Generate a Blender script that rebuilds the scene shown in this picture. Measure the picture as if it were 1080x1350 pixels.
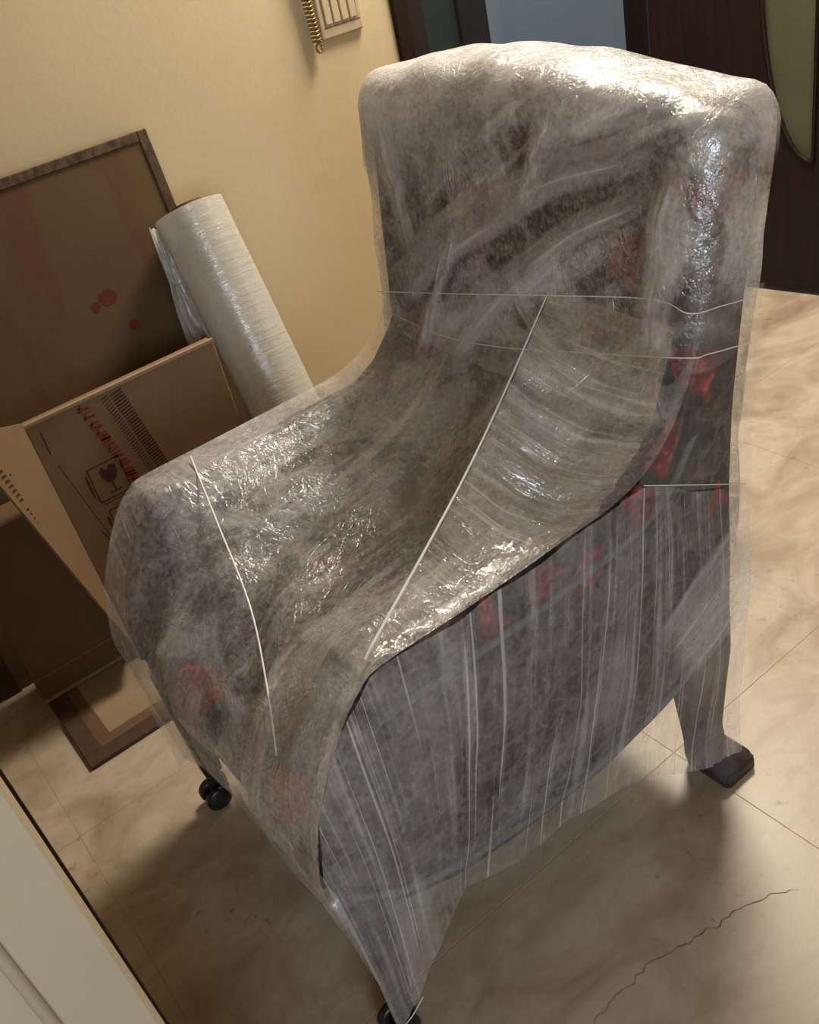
import bpy, bmesh, math, random
from mathutils import Vector, Matrix, noise
random.seed(7)
for o in list(bpy.data.objects): bpy.data.objects.remove(o)
scene = bpy.context.scene
COL = scene.collection

# ------------------------------------------------------------------ camera
CAM_H = 1.395
FPX, PITCH, ROLL, HEAD = 1265.322, 0.587389, 0.243364, math.radians(29.711)
def turn(v):                                   # camera heading -> room axes
    c, s = math.cos(HEAD), math.sin(HEAD)
    return Vector((c*v[0]+s*v[1], -s*v[0]+c*v[1], v[2]))
_fw = Vector((0, math.cos(PITCH), -math.sin(PITCH))); _rt = Vector((1, 0, 0)); _dn = -_rt.cross(_fw)
FW = turn(_fw)
RT = turn(math.cos(ROLL)*_rt + math.sin(ROLL)*_dn)
DN = turn(-math.sin(ROLL)*_rt + math.cos(ROLL)*_dn)
cam_data = bpy.data.cameras.new('camera')
cam_data.sensor_fit = 'VERTICAL'; cam_data.sensor_height = 36.0
cam_data.lens = FPX*36.0/1350.0; cam_data.clip_start = 0.02
cam = bpy.data.objects.new('camera', cam_data); COL.objects.link(cam)
M = Matrix.Identity(4)
for i in range(3):
    M[i][0] = RT[i]; M[i][1] = -DN[i]; M[i][2] = -FW[i]
M[0][3], M[1][3], M[2][3] = 0, 0, CAM_H
cam.matrix_world = M
scene.camera = cam

# ------------------------------------------------------------------ world, lights, exposure
world = bpy.data.worlds.new('world'); scene.world = world; world.use_nodes = True
world.node_tree.nodes['Background'].inputs[0].default_value = (0.60, 0.62, 0.66, 1)
world.node_tree.nodes['Background'].inputs[1].default_value = 0.05
vs = scene.view_settings
vs.view_transform = 'Standard'; vs.look = 'None'; vs.gamma = 1.0; vs.use_curve_mapping = False
vs.exposure = 0.12
def area(name, loc, target, size, power, color, size_y=None):
    d = bpy.data.lights.new(name, 'AREA'); d.energy = power; d.color = color; d.size = size
    if size_y: d.shape = 'RECTANGLE'; d.size_y = size_y
    o = bpy.data.objects.new(name, d); COL.objects.link(o); o.location = loc
    o.rotation_euler = (Vector(target)-Vector(loc)).to_track_quat('-Z', 'Y').to_euler()
    return o
area('ceiling_lamp_offscreen', (2.10, 1.80, 2.66), (1.9, 1.6, 0), 0.6, 94, (1.0, 0.90, 0.75))
area('window_daylight_offscreen', (-0.75, -2.34, 1.55), (-0.6, 0.8, 1.2), 1.1, 52, (0.74, 0.86, 1.0), 1.2)
area('passage_daylight_offscreen', (3.0, 3.95, 2.2), (3.4, 2.8, 0.9), 0.8, 26, (0.50, 0.73, 1.0))

# ------------------------------------------------------------------ node helpers
class NT:
    def __init__(s, name):
        s.m = bpy.data.materials.new(name); s.m.use_nodes = True; s.t = s.m.node_tree
        s.t.nodes.clear(); s.out = s.n('ShaderNodeOutputMaterial')
    def n(s, typ, ins=None, **kw):
        nd = s.t.nodes.new(typ)
        for k, v in kw.items(): setattr(nd, k, v)
        for k, v in (ins or {}).items(): s.set(nd.inputs[k], v)
        return nd
    def set(s, sock, v):
        if isinstance(v, bpy.types.NodeSocket): s.t.links.new(v, sock)
        elif isinstance(v, bpy.types.Node): s.t.links.new(v.outputs[0], sock)
        else:
            if sock.type == 'RGBA' and len(v) == 3: v = (*v, 1)
            sock.default_value = v
    def coord(s, kind='Object', scale=(1, 1, 1), loc=(0, 0, 0), rot=(0, 0, 0)):
        c = s.n('ShaderNodeTexCoord')
        return s.n('ShaderNodeMapping', {'Vector': c.outputs[kind], 'Scale': scale, 'Location': loc, 'Rotation': rot}).outputs[0]
    def noise(s, vec, scale, detail=3, rough=0.55, dist=0.0):
        return s.n('ShaderNodeTexNoise', {'Vector': vec, 'Scale': scale, 'Detail': detail, 'Roughness': rough, 'Distortion': dist}).outputs['Fac']
    def ramp(s, fac, stops):
        r = s.n('ShaderNodeValToRGB', {'Fac': fac}); e = r.color_ramp.elements
        while len(e) < len(stops): e.new(0.5)
        for el, (p, c) in zip(e, stops):
            el.position = p; el.color = (*c, 1) if len(c) == 3 else c
        return r.outputs['Color']
    def math(s, op, a, b=0.0, clamp=False):
        return s.n('ShaderNodeMath', {0: a, 1: b}, operation=op, use_clamp=clamp).outputs[0]
    def step(s, v, lo, hi, a=0.0, b=1.0):
        return s.n('ShaderNodeMapRange', {'Value': v, 'From Min': lo, 'From Max': hi, 'To Min': a, 'To Max': b}, interpolation_type='SMOOTHSTEP').outputs[0]
    def mix(s, fac, a, b, mode='MIX'):
        m = s.n('ShaderNodeMix', data_type='RGBA', blend_type=mode)
        s.set(m.inputs['Factor'], fac); s.set(m.inputs[6], a); s.set(m.inputs[7], b)
        return m.outputs[2]
    def bump(s, h, strength=0.3, dist=0.01):
        return s.n('ShaderNodeBump', {'Height': h, 'Strength': strength, 'Distance': dist}).outputs[0]
    def bsdf(s, col, rough=0.6, spec=0.4, normal=None, metal=0.0, **kw):
        b = s.n('ShaderNodeBsdfPrincipled', {'Base Color': col, 'Roughness': rough, 'Specular IOR Level': spec, 'Metallic': metal})
        if normal is not None: s.set(b.inputs['Normal'], normal)
        for k, v in kw.items(): s.set(b.inputs[k], v)
        return b.outputs[0]
    def done(s, sh):
        s.t.links.new(sh, s.out.inputs[0]); return s.m

def plain(name, col, rough=0.6, spec=0.4, vary=0.12, scale=8, bumpy=0.0, metal=0.0):
    t = NT(name); v = t.coord(); f = t.noise(v, scale, 4)
    c = t.ramp(f, [(0.3, tuple(x*(1-vary) for x in col)), (0.7, tuple(min(1, x*(1+vary)) for x in col))])
    nm = t.bump(t.noise(v, scale*8, 3), bumpy, 0.004) if bumpy else None
    return t.done(t.bsdf(c, rough, spec, nm, metal))

# wall paint
t = NT('beige_wall_paint'); v = t.coord()
c = t.ramp(t.noise(v, 1.3, 5), [(0.3, (0.53, 0.425, 0.265)), (0.7, (0.59, 0.475, 0.30))])
sm = t.math('MULTIPLY', t.step(t.noise(t.coord(scale=(2, 2, 7), rot=(0, 0.35, 0)), 1.6, 5, 0.6), 0.62, 0.78), 0.22)
c = t.mix(sm, c, (0.33, 0.25, 0.14))
MAT_WALL = t.done(t.bsdf(c, 0.6, 0.25, t.bump(t.noise(v, 60, 3), 0.12, 0.004)))
MAT_CREAM = plain('cream_gloss_paint', (0.44, 0.37, 0.26), 0.45, 0.3, 0.05, 3)
MAT_CEIL = plain('white_ceiling_paint', (0.62, 0.58, 0.50), 0.8, 0.2, 0.03, 3)
MAT_BLUELIT = plain('blue_lit_wall_paint', (0.26, 0.31, 0.36), 0.6, 0.3, 0.05, 2)  # pale passage walls with some of the blue daylight put into the colour
# floor tile
t = NT('beige_marble_tile'); v = t.coord('Object')
geo = t.n('ShaderNodeNewGeometry').outputs['Position']
w = t.n('ShaderNodeMapping', {'Vector': geo, 'Rotation': (0, 0, 0.6), 'Scale': (1, 1.7, 1)}).outputs[0]
n1 = t.noise(w, 4.0, 7, 0.62, 0.9)
c = t.ramp(n1, [(0.28, (0.23, 0.165, 0.108)), (0.45, (0.345, 0.272, 0.195)), (0.6, (0.435, 0.36, 0.275)), (0.75, (0.31, 0.24, 0.168))])
vein = t.n('ShaderNodeTexVoronoi', {'Vector': t.n('ShaderNodeVectorMath', {0: w, 1: t.n('ShaderNodeTexNoise', {'Vector': w, 'Scale': 5.0, 'Detail': 5}).outputs['Color']}, operation='ADD').outputs[0], 'Scale': 3.2}, feature='DISTANCE_TO_EDGE').outputs['Distance']
vm = t.math('MULTIPLY', t.step(vein, 0.0, 0.10, 1, 0), t.step(t.noise(w, 2.0, 3), 0.42, 0.62, 0, 0.28))
c = t.mix(vm, c, (0.28, 0.21, 0.14))
spk = t.math('MULTIPLY', t.step(t.noise(geo, 38, 3), 0.62, 0.70), t.step(t.noise(geo, 2.5, 2), 0.42, 0.58, 0, 0.6))
c = t.mix(spk, c, (0.17, 0.13, 0.09))
MAT_TILE = t.done(t.bsdf(c, t.step(n1, 0.2, 0.8, 0.30, 0.42), 0.35))
MAT_GROUT = plain('dark_grout', (0.36, 0.28, 0.19), 0.9, 0.1)
MAT_CRACK = plain('crack_line', (0.17, 0.13, 0.09), 0.9, 0.1)
# dark wood
def wood(name, a, b, rough=0.45, scale=(14, 14, 1.2)):
    t = NT(name); v = t.coord('Object', scale=scale); f = t.noise(v, 3.0, 5, 0.6, 0.6)
    return t.done(t.bsdf(t.ramp(f, [(0.3, a), (0.7, b)]), rough, 0.2, t.bump(f, 0.1, 0.003)))
MAT_WOOD = wood('dark_brown_door_wood', (0.013, 0.0075, 0.006), (0.022, 0.0125, 0.009))
MAT_WOOD_BLACK = wood('blackish_door_wood', (0.010, 0.008, 0.007), (0.016, 0.012, 0.010))
MAT_FRAMEWOOD = wood('dark_frame_wood', (0.055, 0.034, 0.022), (0.085, 0.052, 0.034), 0.5)
t = NT('frosted_green_glass'); v = t.coord()
MAT_GLASS = t.done(t.bsdf(t.ramp(t.noise(v, 5, 4), [(0.3, (0.075, 0.075, 0.040)), (0.7, (0.095, 0.092, 0.052))]), 0.42, 0.5, t.bump(t.noise(v, 90, 2), 0.2, 0.002)))
t = NT('dark_tinted_glass'); v = t.coord()
MAT_DARKGLASS = t.done(t.bsdf(t.ramp(t.noise(v, 3, 2), [(0.3, (0.014, 0.019, 0.016)), (0.7, (0.018, 0.024, 0.02))]), 0.4, 0.3))
MAT_METAL = plain('dull_brass', (0.28, 0.19, 0.07), 0.35, 0.5, 0.2, 20, 0, 0.7)
MAT_SWITCH = plain('aged_ivory_plastic', (0.44, 0.35, 0.23), 0.45, 0.4, 0.06, 20)
MAT_RIM = plain('dark_rim_plastic', (0.20, 0.145, 0.085), 0.6, 0.3, 0.1, 20)  # strips around the rockers, darker than the plate
MAT_ROCKER = plain('ivory_rocker_plastic', (0.50, 0.40, 0.265), 0.4, 0.45, 0.04, 20)
MAT_BLACK = plain('black_plastic', (0.010, 0.010, 0.010), 0.35, 0.5)
# cardboard
def cardboard(name, a, b):
    t = NT(name); v = t.coord(); f = t.noise(v, 6, 5, 0.6)
    flute = t.n('ShaderNodeTexWave', {'Vector': v, 'Scale': 60.0, 'Distortion': 0.3}, bands_direction='X').outputs['Fac']
    return t.done(t.bsdf(t.ramp(f, [(0.3, a), (0.7, b)]), 0.75, 0.2, t.bump(flute, 0.06, 0.002)))
MAT_CARD = cardboard('kraft_cardboard', (0.175, 0.11, 0.057), (0.21, 0.134, 0.072))
MAT_CARD_DARK = cardboard('red_brown_cardboard', (0.115, 0.066, 0.034), (0.14, 0.081, 0.042))
MAT_CARD_EDGE = cardboard('cut_cardboard_edge', (0.24, 0.17, 0.10), (0.30, 0.21, 0.13))
t = NT('stained_brown_board'); v = t.coord()
f = t.noise(v, 2.2, 5, 0.6)
c = t.ramp(f, [(0.3, (0.090, 0.054, 0.026)), (0.7, (0.11, 0.067, 0.033))])
st = t.step(t.noise(t.coord(scale=(7, 7, 1.6), rot=(0, 0.12, 0)), 1.3, 5, 0.6, 0.5), 0.53, 0.66, 0, 0.75)
c = t.mix(st, c, (0.10, 0.040, 0.022))
MAT_BOARD = t.done(t.bsdf(c, 0.7, 0.12, t.bump(t.noise(v, 30, 3), 0.1, 0.003)))
t = NT('speckled_board_edge'); v = t.coord(scale=(1, 1, 0.6), rot=(0, 0.6, 0))
MAT_BOARD_EDGE = t.done(t.bsdf(t.ramp(t.noise(v, 70, 3, 0.7), [(0.4, (0.045, 0.027, 0.015)), (0.62, (0.095, 0.06, 0.033))]), 0.7, 0.2))
MAT_RED = plain('red_print_ink', (0.19, 0.030, 0.014), 0.7, 0.2, 0.25, 40)
MAT_STAIN = plain('dark_red_stain', (0.105, 0.026, 0.013), 0.7, 0.1, 0.2, 40)
MAT_INK = plain('brown_print_ink', (0.065, 0.022, 0.016), 0.7, 0.2, 0.2, 40)
MAT_INNER = plain('tan_inner_panel', (0.26, 0.19, 0.115), 0.5, 0.3, 0.15, 6)
MAT_INNER2 = plain('brown_bevel', (0.13, 0.075, 0.045), 0.5, 0.3, 0.15, 6)

# floral upholstery (pattern lies in the cloth itself, in chair space)
CH = Vector((0.56, 1.06, 0.0))                  # base of the chair in the room
FLOWERS = [((0.88, 1.10, 0.965), 0.055), ((0.88, 1.11, 0.895), 0.042), ((0.87, 0.83, 0.925), 0.05), ((0.92, 0.885, 1.10), 0.05),
           ((0.84, 1.27, 0.70), 0.06), ((0.92, 1.36, 1.08), 0.05), ((0.83, 0.99, 0.72), 0.05), ((0.85, 1.28, 0.87), 0.035),
           ((0.885, 0.733, 0.785), 0.038), ((0.815, 0.733, 0.70), 0.046), ((0.765, 0.74, 0.64), 0.028), ((0.575, 0.733, 0.61), 0.036),
           ((0.495, 0.733, 0.62), 0.030), ((0.66, 0.733, 0.60), 0.034), ((0.93, 0.733, 1.0), 0.05),
           ((0.90, 0.733, 0.57), 0.03), ((0.64, 1.33, 0.56), 0.06), ((0.52, 1.20, 0.45), 0.05), ((0.55, 1.05, 0.46), 0.06),
           ((0.21, 1.14, 0.43), 0.075), ((0.20, 1.20, 0.36), 0.06), ((0.22, 0.86, 0.44), 0.05)]
def upholstery(name, base_a, base_b, vein):
    t = NT(name)
    geo = t.n('ShaderNodeNewGeometry').outputs['Position']
    nz = t.n('ShaderNodeTexNoise', {'Vector': geo, 'Scale': 22.0, 'Detail': 3.0}).outputs['Color']
    wob = t.n('ShaderNodeVectorMath', {0: nz, 1: (0.5, 0.5, 0.5)}, operation='SUBTRACT').outputs[0]
    wob = t.n('ShaderNodeVectorMath', {0: wob, 'Scale': 0.09}, operation='SCALE').outputs[0]
    pos = t.n('ShaderNodeVectorMath', {0: geo, 1: wob}, operation='ADD').outputs[0]
    best = None
    for ctr, r in FLOWERS:
        d = t.n('ShaderNodeVectorMath', {0: pos, 1: ctr}, operation='DISTANCE').outputs['Value']
        m = t.math('DIVIDE', d, r)
        best = m if best is None else t.math('MINIMUM', best, m)
    fl = t.step(best, 0.75, 0.95, 1, 0)
    leaf = t.step(best, 1.15, 1.6, 1, 0)
    petals = t.n('ShaderNodeTexVoronoi', {'Vector': pos, 'Scale': 46.0}).outputs['Distance']
    red = t.ramp(petals, [(0.1, (0.32, 0.042, 0.056)), (0.40, (0.14, 0.013, 0.023)), (0.7, (0.10, 0.008, 0.016))])
    body = t.ramp(t.noise(pos, 26, 4, 0.6), [(0.35, base_a), (0.65, base_b)])
    scroll = t.n('ShaderNodeTexVoronoi', {'Vector': pos, 'Scale': 19.0}, feature='DISTANCE_TO_EDGE').outputs['Distance']
    body = t.mix(t.step(scroll, 0.02, 0.11, 0.5, 0), body, vein)
    lf = t.ramp(t.n('ShaderNodeTexVoronoi', {'Vector': pos, 'Scale': 30.0}).outputs['Distance'], [(0.2, (0.030, 0.040, 0.030)), (0.6, (0.008, 0.012, 0.010))])
    body = t.mix(leaf, body, lf)
    col = t.mix(fl, body, red)
    weave = t.noise(geo, 260, 2)
    return t.done(t.bsdf(col, 0.85, 0.2, t.bump(weave, 0.25, 0.002)))
MAT_FABRIC = upholstery('floral_upholstery', (0.012, 0.008, 0.009), (0.075, 0.045, 0.046), (0.13, 0.12, 0.11))
MAT_PIPING = plain('grey_green_piping', (0.10, 0.11, 0.10), 0.7, 0.3, 0.3, 60)
MAT_LEG = plain('wrapped_purple_brown_wood', (0.036, 0.024, 0.027), 0.5, 0.4, 0.4, 50, 0.3)

# stretch film: a clear sheet with milky stretch lines and wrinkles
def film(name, base, streak_amt, haze_amt, uvscale, crinkle, rough=0.2, col=(0.80, 0.79, 0.78), gloss=0.07, bump=0.8, fine_scale=115, fade=False, lines=0.0, midmod=0.55, hz=(0.40, 0.66)):
    t = NT(name)
    uv = t.coord('UV', scale=(uvscale[0], uvscale[1], 1))
    ob = t.coord('Object')
    s1 = t.noise(uv, 1.0, 4, 0.65, 0.15)
    uv2 = t.coord('UV', scale=(uvscale[0]*0.3, uvscale[1]*0.7, 1), loc=(3.3, 1.7, 0))
    s2 = t.noise(uv2, 1.0, 3, 0.6, 0.5)
    haze = t.noise(ob, 4.5, 4, 0.6, 0.9)
    ridge = t.math('ABSOLUTE', t.math('SUBTRACT', t.noise(ob, 11, 4, 0.6, 1.2), 0.5))
    fold = t.step(ridge, 0.0, 0.035, 1, 0)
    fine = t.noise(ob, fine_scale, 3, 0.7)
    mid = t.noise(ob, 45, 4, 0.7, 0.6)
    a = t.math('ADD', base, t.math('MULTIPLY', t.step(s1, 0.52, 0.66), streak_amt))
    a = t.math('ADD', a, t.math('MULTIPLY', t.step(s2, 0.46, 0.66), streak_amt*0.6))
    a = t.math('ADD', a, t.math('MULTIPLY', t.step(haze, *hz), haze_amt))
    a = t.math('ADD', a, t.math('MULTIPLY', fold, 0.10*crinkle))
    a = t.math('ADD', a, t.math('MULTIPLY', t.math('SUBTRACT', fine, 0.5), 0.95*crinkle))
    a = t.math('ADD', a, t.math('MULTIPLY', t.math('SUBTRACT', mid, 0.5), midmod*crinkle))
    if lines:
        s3 = t.noise(t.coord('UV', scale=(uvscale[0]*2.6, uvscale[1]*0.45, 1), loc=(7.7, 0.3, 0)), 1.0, 2, 0.5, 0.1)
        a = t.math('ADD', a, t.math('MULTIPLY', t.step(s3, 0.63, 0.69), lines))
    a = t.math('MINIMUM', t.math('MAXIMUM', a, 0.05), 0.95)
    if fade:
        fd = t.n('ShaderNodeAttribute', attribute_name='fade').outputs['Fac']
        a = t.math('MULTIPLY', a, fd); gloss = t.math('MULTIPLY', fd, gloss)
    h = t.math('ADD', t.math('MULTIPLY', s1, 0.8), t.math('MULTIPLY', fine, 0.25*crinkle))
    h = t.math('ADD', h, t.math('MULTIPLY', fold, 0.2*crinkle))
    h = t.math('ADD', h, t.math('MULTIPLY', mid, 0.9*crinkle))
    nm = t.bump(h, bump, 0.005)
    dif = t.n('ShaderNodeBsdfDiffuse', {'Color': col, 'Normal': nm}).outputs[0]
    trl = t.n('ShaderNodeBsdfTranslucent', {'Color': col, 'Normal': nm}).outputs[0]
    body = t.n('ShaderNodeMixShader', {0: 0.35, 1: dif, 2: trl}).outputs[0]
    tr = t.n('ShaderNodeBsdfTransparent', {'Color': (0.97, 0.97, 0.97, 1)}).outputs[0]
    m1 = t.n('ShaderNodeMixShader', {0: a, 1: tr, 2: body}).outputs[0]
    gl = t.n('ShaderNodeBsdfGlossy', {'Color': (1, 1, 1, 1), 'Roughness': rough, 'Normal': nm}).outputs[0]
    m2 = t.n('ShaderNodeMixShader', {0: gloss, 1: m1, 2: gl}).outputs[0]
    return t.done(m2)
MAT_FILM_BACK = film('crinkled_stretch_film', 0.13, 0.40, 0.42, (13, 1.8), 1.0, 0.17, (0.82, 0.80, 0.79), 0.14, midmod=0.35, fade=True, hz=(0.45, 0.58))
MAT_FILM_TOPLAYER = film('crinkled_top_film', 0.40, 0.24, 0.20, (13, 1.8), 1.0, 0.20, (0.82, 0.80, 0.79), 0.09, fade=True, midmod=0.30)
MAT_FILM_SIDE = film('taut_side_stretch_film', 0.08, 0.20, 0.14, (70, 1.8), 0.35, 0.22, (0.82, 0.80, 0.79), 0.05, lines=0.42)
MAT_FILM_CLEAR = film('clear_stretch_film', 0.01, 0.10, 0.08, (30, 2.0), 0.3, 0.2, (0.82, 0.80, 0.79), 0.05)
MAT_FILM_FRONT = film('slack_front_stretch_film', 0.18, 0.30, 0.28, (12, 2.0), 0.7, 0.22, (0.82, 0.80, 0.79), 0.08, midmod=0.3, hz=(0.44, 0.60))
MAT_FILM_GLINT = film('glinting_stretch_film', 0.08, 0.34, 0.10, (75, 2.5), 0.6, 0.10, (0.82, 0.80, 0.79), 0.22, lines=0.3)
MAT_FILM_BAND = film('doubled_film_band', 0.26, 0.46, 0.05, (45, 2.0), 0.5, 0.2, (0.82, 0.80, 0.79), 0.08, fade=True, lines=0.2)
MAT_STRAND = plain('twisted_film_strand', (0.74, 0.72, 0.69), 0.3, 0.5, 0.05, 30)
MAT_ROLLFILM = film('rolled_stretch_film', 0.86, 0.06, 0.06, (3, 60), 0.25, 0.20, (0.64, 0.62, 0.56), 0.09, 0.7)
MAT_LOOSE = film('loose_stretch_film', 0.45, 0.25, 0.25, (20, 3), 0.6, 0.25, (0.64, 0.62, 0.56), 0.08)

# ------------------------------------------------------------------ mesh helpers
def link(name, me, mat, parent=None, org=None, smooth=False):
    if smooth:
        for p in me.polygons: p.use_smooth = True
    o = bpy.data.objects.new(name, me); COL.objects.link(o)
    for mt in (mat if isinstance(mat, (list, tuple)) else [mat]): me.materials.append(mt)
    if parent is not None: o.parent = parent
    return o
def from_bm(name, bm, mat, parent=None, org=(0, 0, 0), smooth=False):
    me = bpy.data.meshes.new(name)
    bmesh.ops.recalc_face_normals(bm, faces=bm.faces)
    bmesh.ops.translate(bm, verts=bm.verts, vec=-Vector(org))
    bm.to_mesh(me); bm.free()
    o = link(name, me, mat, parent, smooth=smooth)
    if parent is None: o.location = org
    return o
def box_bm(x0, x1, y0, y1, z0, z1, bev=0.0, seg=2, bm=None):
    own = bm is None
    b = bmesh.new()
    r = bmesh.ops.create_cube(b, size=1.0)
    for v in b.verts:
        v.co = Vector((x0+(v.co.x+.5)*(x1-x0), y0+(v.co.y+.5)*(y1-y0), z0+(v.co.z+.5)*(z1-z0)))
    if bev: bmesh.ops.bevel(b, geom=list(b.edges), offset=bev, segments=seg, affect='EDGES', profile=0.5)
    return b
def join_bm(a, b):
    me = bpy.data.meshes.new('tmp'); b.to_mesh(me); b.free(); a.from_mesh(me); bpy.data.meshes.remove(me); return a
def box(name, x0, x1, y0, y1, z0, z1, mat, parent=None, org=(0, 0, 0), bev=0.0, seg=2):
    return from_bm(name, box_bm(x0, x1, y0, y1, z0, z1, bev, seg), mat, parent, org)
def prism_bm(poly, axis, a, b, bev=0.0, seg=2):
    """extrude a 2-D outline along one axis; poly = other two coordinates in xyz order"""
    bm = bmesh.new()
    def P(p, w):
        q = list(p); q.insert(axis, w); return Vector(q)
    f = bm.faces.new([bm.verts.new(P(p, a)) for p in poly])
    r = bmesh.ops.extrude_face_region(bm, geom=[f])
    d = Vector((0, 0, 0)); d[axis] = b-a
    bmesh.ops.translate(bm, verts=[e for e in r['geom'] if isinstance(e, bmesh.types.BMVert)], vec=d)
    bmesh.ops.recalc_face_normals(bm, faces=bm.faces)
    if bev:
        bmesh.ops.bevel(bm, geom=[e for e in bm.edges], offset=bev, segments=seg, affect='EDGES', profile=0.5, clamp_overlap=True)
    return bm
def tube_bm(pts, rad, sides=8, bm=None, cap=True):
    bm = bm or bmesh.new(); pts = [Vector(p) for p in pts]; rings = []
    n = len(pts)
    for i, p in enumerate(pts):
        d = (pts[min(i+1, n-1)]-pts[max(i-1, 0)]).normalized()
        a = d.orthogonal().normalized() if i == 0 else (rings_a - d*rings_a.dot(d)).normalized()
        rings_a = a; b = d.cross(a); r = rad[i] if isinstance(rad, (list, tuple)) else rad
        rings.append([bm.verts.new(p+a*math.cos(2*math.pi*k/sides)*r+b*math.sin(2*math.pi*k/sides)*r) for k in range(sides)])
    for r0, r1 in zip(rings, rings[1:]):
        for k in range(sides): bm.faces.new((r0[k], r0[(k+1) % sides], r1[(k+1) % sides], r1[k]))
    if cap: bm.faces.new(rings[0][::-1]); bm.faces.new(rings[-1])
    return bm
def smooth_path(pts, n=6):
    pts = [Vector(p) for p in pts]; out = []
    for i in range(len(pts)-1):
        p0, p1, p2, p3 = pts[max(i-1, 0)], pts[i], pts[i+1], pts[min(i+2, len(pts)-1)]
        for k in range(n):
            u = k/n
            out.append(0.5*((2*p1)+(p2-p0)*u+(2*p0-5*p1+4*p2-p3)*u*u+(3*p1-p0-3*p2+p3)*u**3))
    return out+[pts[-1]]
def rblock_bm(lo, hi, r, n=14, fn=None):
    """rounded block with a dense grid, then bent by fn"""
    lo, hi = Vector(lo), Vector(hi); c = (lo+hi)/2; h = (hi-lo)/2
    bm = bmesh.new(); bmesh.ops.create_cube(bm, size=2.0)
    bmesh.ops.subdivide_edges(bm, edges=list(bm.edges), cuts=n, use_grid_fill=True)
    for v in bm.verts:
        q = Vector((v.co.x*h.x, v.co.y*h.y, v.co.z*h.z))
        inner = Vector([max(-(h[i]-r), min(h[i]-r, q[i])) for i in range(3)])
        d = q-inner
        if d.length > 1e-9: q = inner+d.normalized()*r
        p = c+q
        v.co = fn(p) if fn else p
    return bm
def grid_mesh(name, fn, nu, nv, mat, parent, org, uvs=(1, 1), smooth=True):
    """surface patch fn(u,v) -> point, with UVs in metres"""
    vs_, fs, uvl = [], [], []
    for j in range(nv+1):
        for i in range(nu+1):
            vs_.append(Vector(fn(i/nu, j/nv))-Vector(org)); uvl.append((i/nu*uvs[0], j/nv*uvs[1]))
    for j in range(nv):
        for i in range(nu):
            a = j*(nu+1)+i; fs.append((a, a+1, a+nu+2, a+nu+1))
    me = bpy.data.meshes.new(name); me.from_pydata(vs_, [], fs)
    ul = me.uv_layers.new(name='UVMap')
    for lp in me.loops: ul.data[lp.index].uv = uvl[lp.vertex_index]
    at = me.attributes.new('fade', 'FLOAT', 'POINT')
    at.data.foreach_set('value', [max(0.0, math.sin(math.pi*i/nu))**0.5*min(1, 6*min(j/nv, 1-j/nv)) for j in range(nv+1) for i in range(nu+1)])
    return link(name, me, mat, parent, smooth=smooth)
def lerp_curve(pts, s):
    x = s*(len(pts)-1); i = min(int(x), len(pts)-2); return Vector(pts[i]).lerp(Vector(pts[i+1]), x-i)
def empty(name, loc, label, cat, group=None):
    o = bpy.data.objects.new(name, None); COL.objects.link(o); o.location = loc; o.empty_display_size = 0.1
    tag(o, label, cat, group); return o
def tag(o, label, cat=None, group=None):
    o['label'] = label
    if cat: o['category'] = cat
    if group: o['group'] = group
    return o
def struct(o, label=None, cat=None):
    o['kind'] = 'structure'
    if label: o['label'] = label
    if cat: o['category'] = cat
    return o
def wob(p, sc, amp): return noise.noise(Vector(p)*sc)*amp

# ------------------------------------------------------------------ the room
WY = 2.24                                       # face of the beige wall
XF = 2.62                                       # face of the far wall
floor_ = struct(box('floor', -1.72, 4.4, -2.55, 4.2, -0.06, -0.0007, MAT_GROUT), 'floor of beige marble tiles', 'floor')
T = 0.68; TX = 0.90; tile_me = None
bmt = box_bm(0, TX-0.0012, 0, T-0.0012, -0.02, 0.0, 0.0004, 1); tile_me = bpy.data.meshes.new('tile'); bmt.to_mesh(tile_me); bmt.free(); tile_me.materials.append(MAT_TILE)
for ix in range(-4, 3):
    for iy in range(-5, 5):
        o = bpy.data.objects.new('tile', tile_me); COL.objects.link(o); o.parent = floor_
        o.location = (1.772+ix*TX, 0.81+iy*T, 0)
crack = smooth_path([(0.38, 0.566, 0), (0.421, 0.575, 0), (0.46, 0.581, 0), (0.496, 0.5785, 0), (0.53, 0.583, 0), (0.56, 0.577, 0), (0.59, 0.569, 0), (0.616, 0.5595, 0), (0.64, 0.558, 0), (0.657, 0.55, 0), (0.69, 0.548, 0), (0.715, 0.54, 0), (0.756, 0.525, 0), (0.79, 0.505, 0)], 9)
bm = bmesh.new(); prev = None
for i, p in enumerate(crack):
    wd = 0.0003+0.0012*abs(noise.noise(p*40))
    q = p+Vector((wob(p, 70, 0.003), wob(p, 60, 0.006)+wob(p, 170, 0.003), 0.0006))
    a, b = bm.verts.new(q+Vector((0, wd, 0))), bm.verts.new(q-Vector((0, wd, 0)))
    if prev: bm.faces.new((prev[0], prev[1], b, a))
    prev = (a, b)
tag(from_bm('crack', bm, MAT_CRACK, floor_), 'thin dark crack running across the tiles')

WE = 1.578                                      # end of the beige wall at the doorway
struct(box('wall_back', -1.6, WE, WY, WY+0.12, 0, 2.75, MAT_WALL), 'beige painted wall behind the boards', 'wall')
struct(box('wall_left', -1.72, -1.6, -2.4, WY+0.12, 0, 2.75, MAT_WALL), 'beige painted side wall', 'wall')
struct(box('ceiling', -1.72, 4.4, -2.52, 4.2, 2.75, 2.85, MAT_CEIL), 'white ceiling', 'ceiling')
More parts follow.
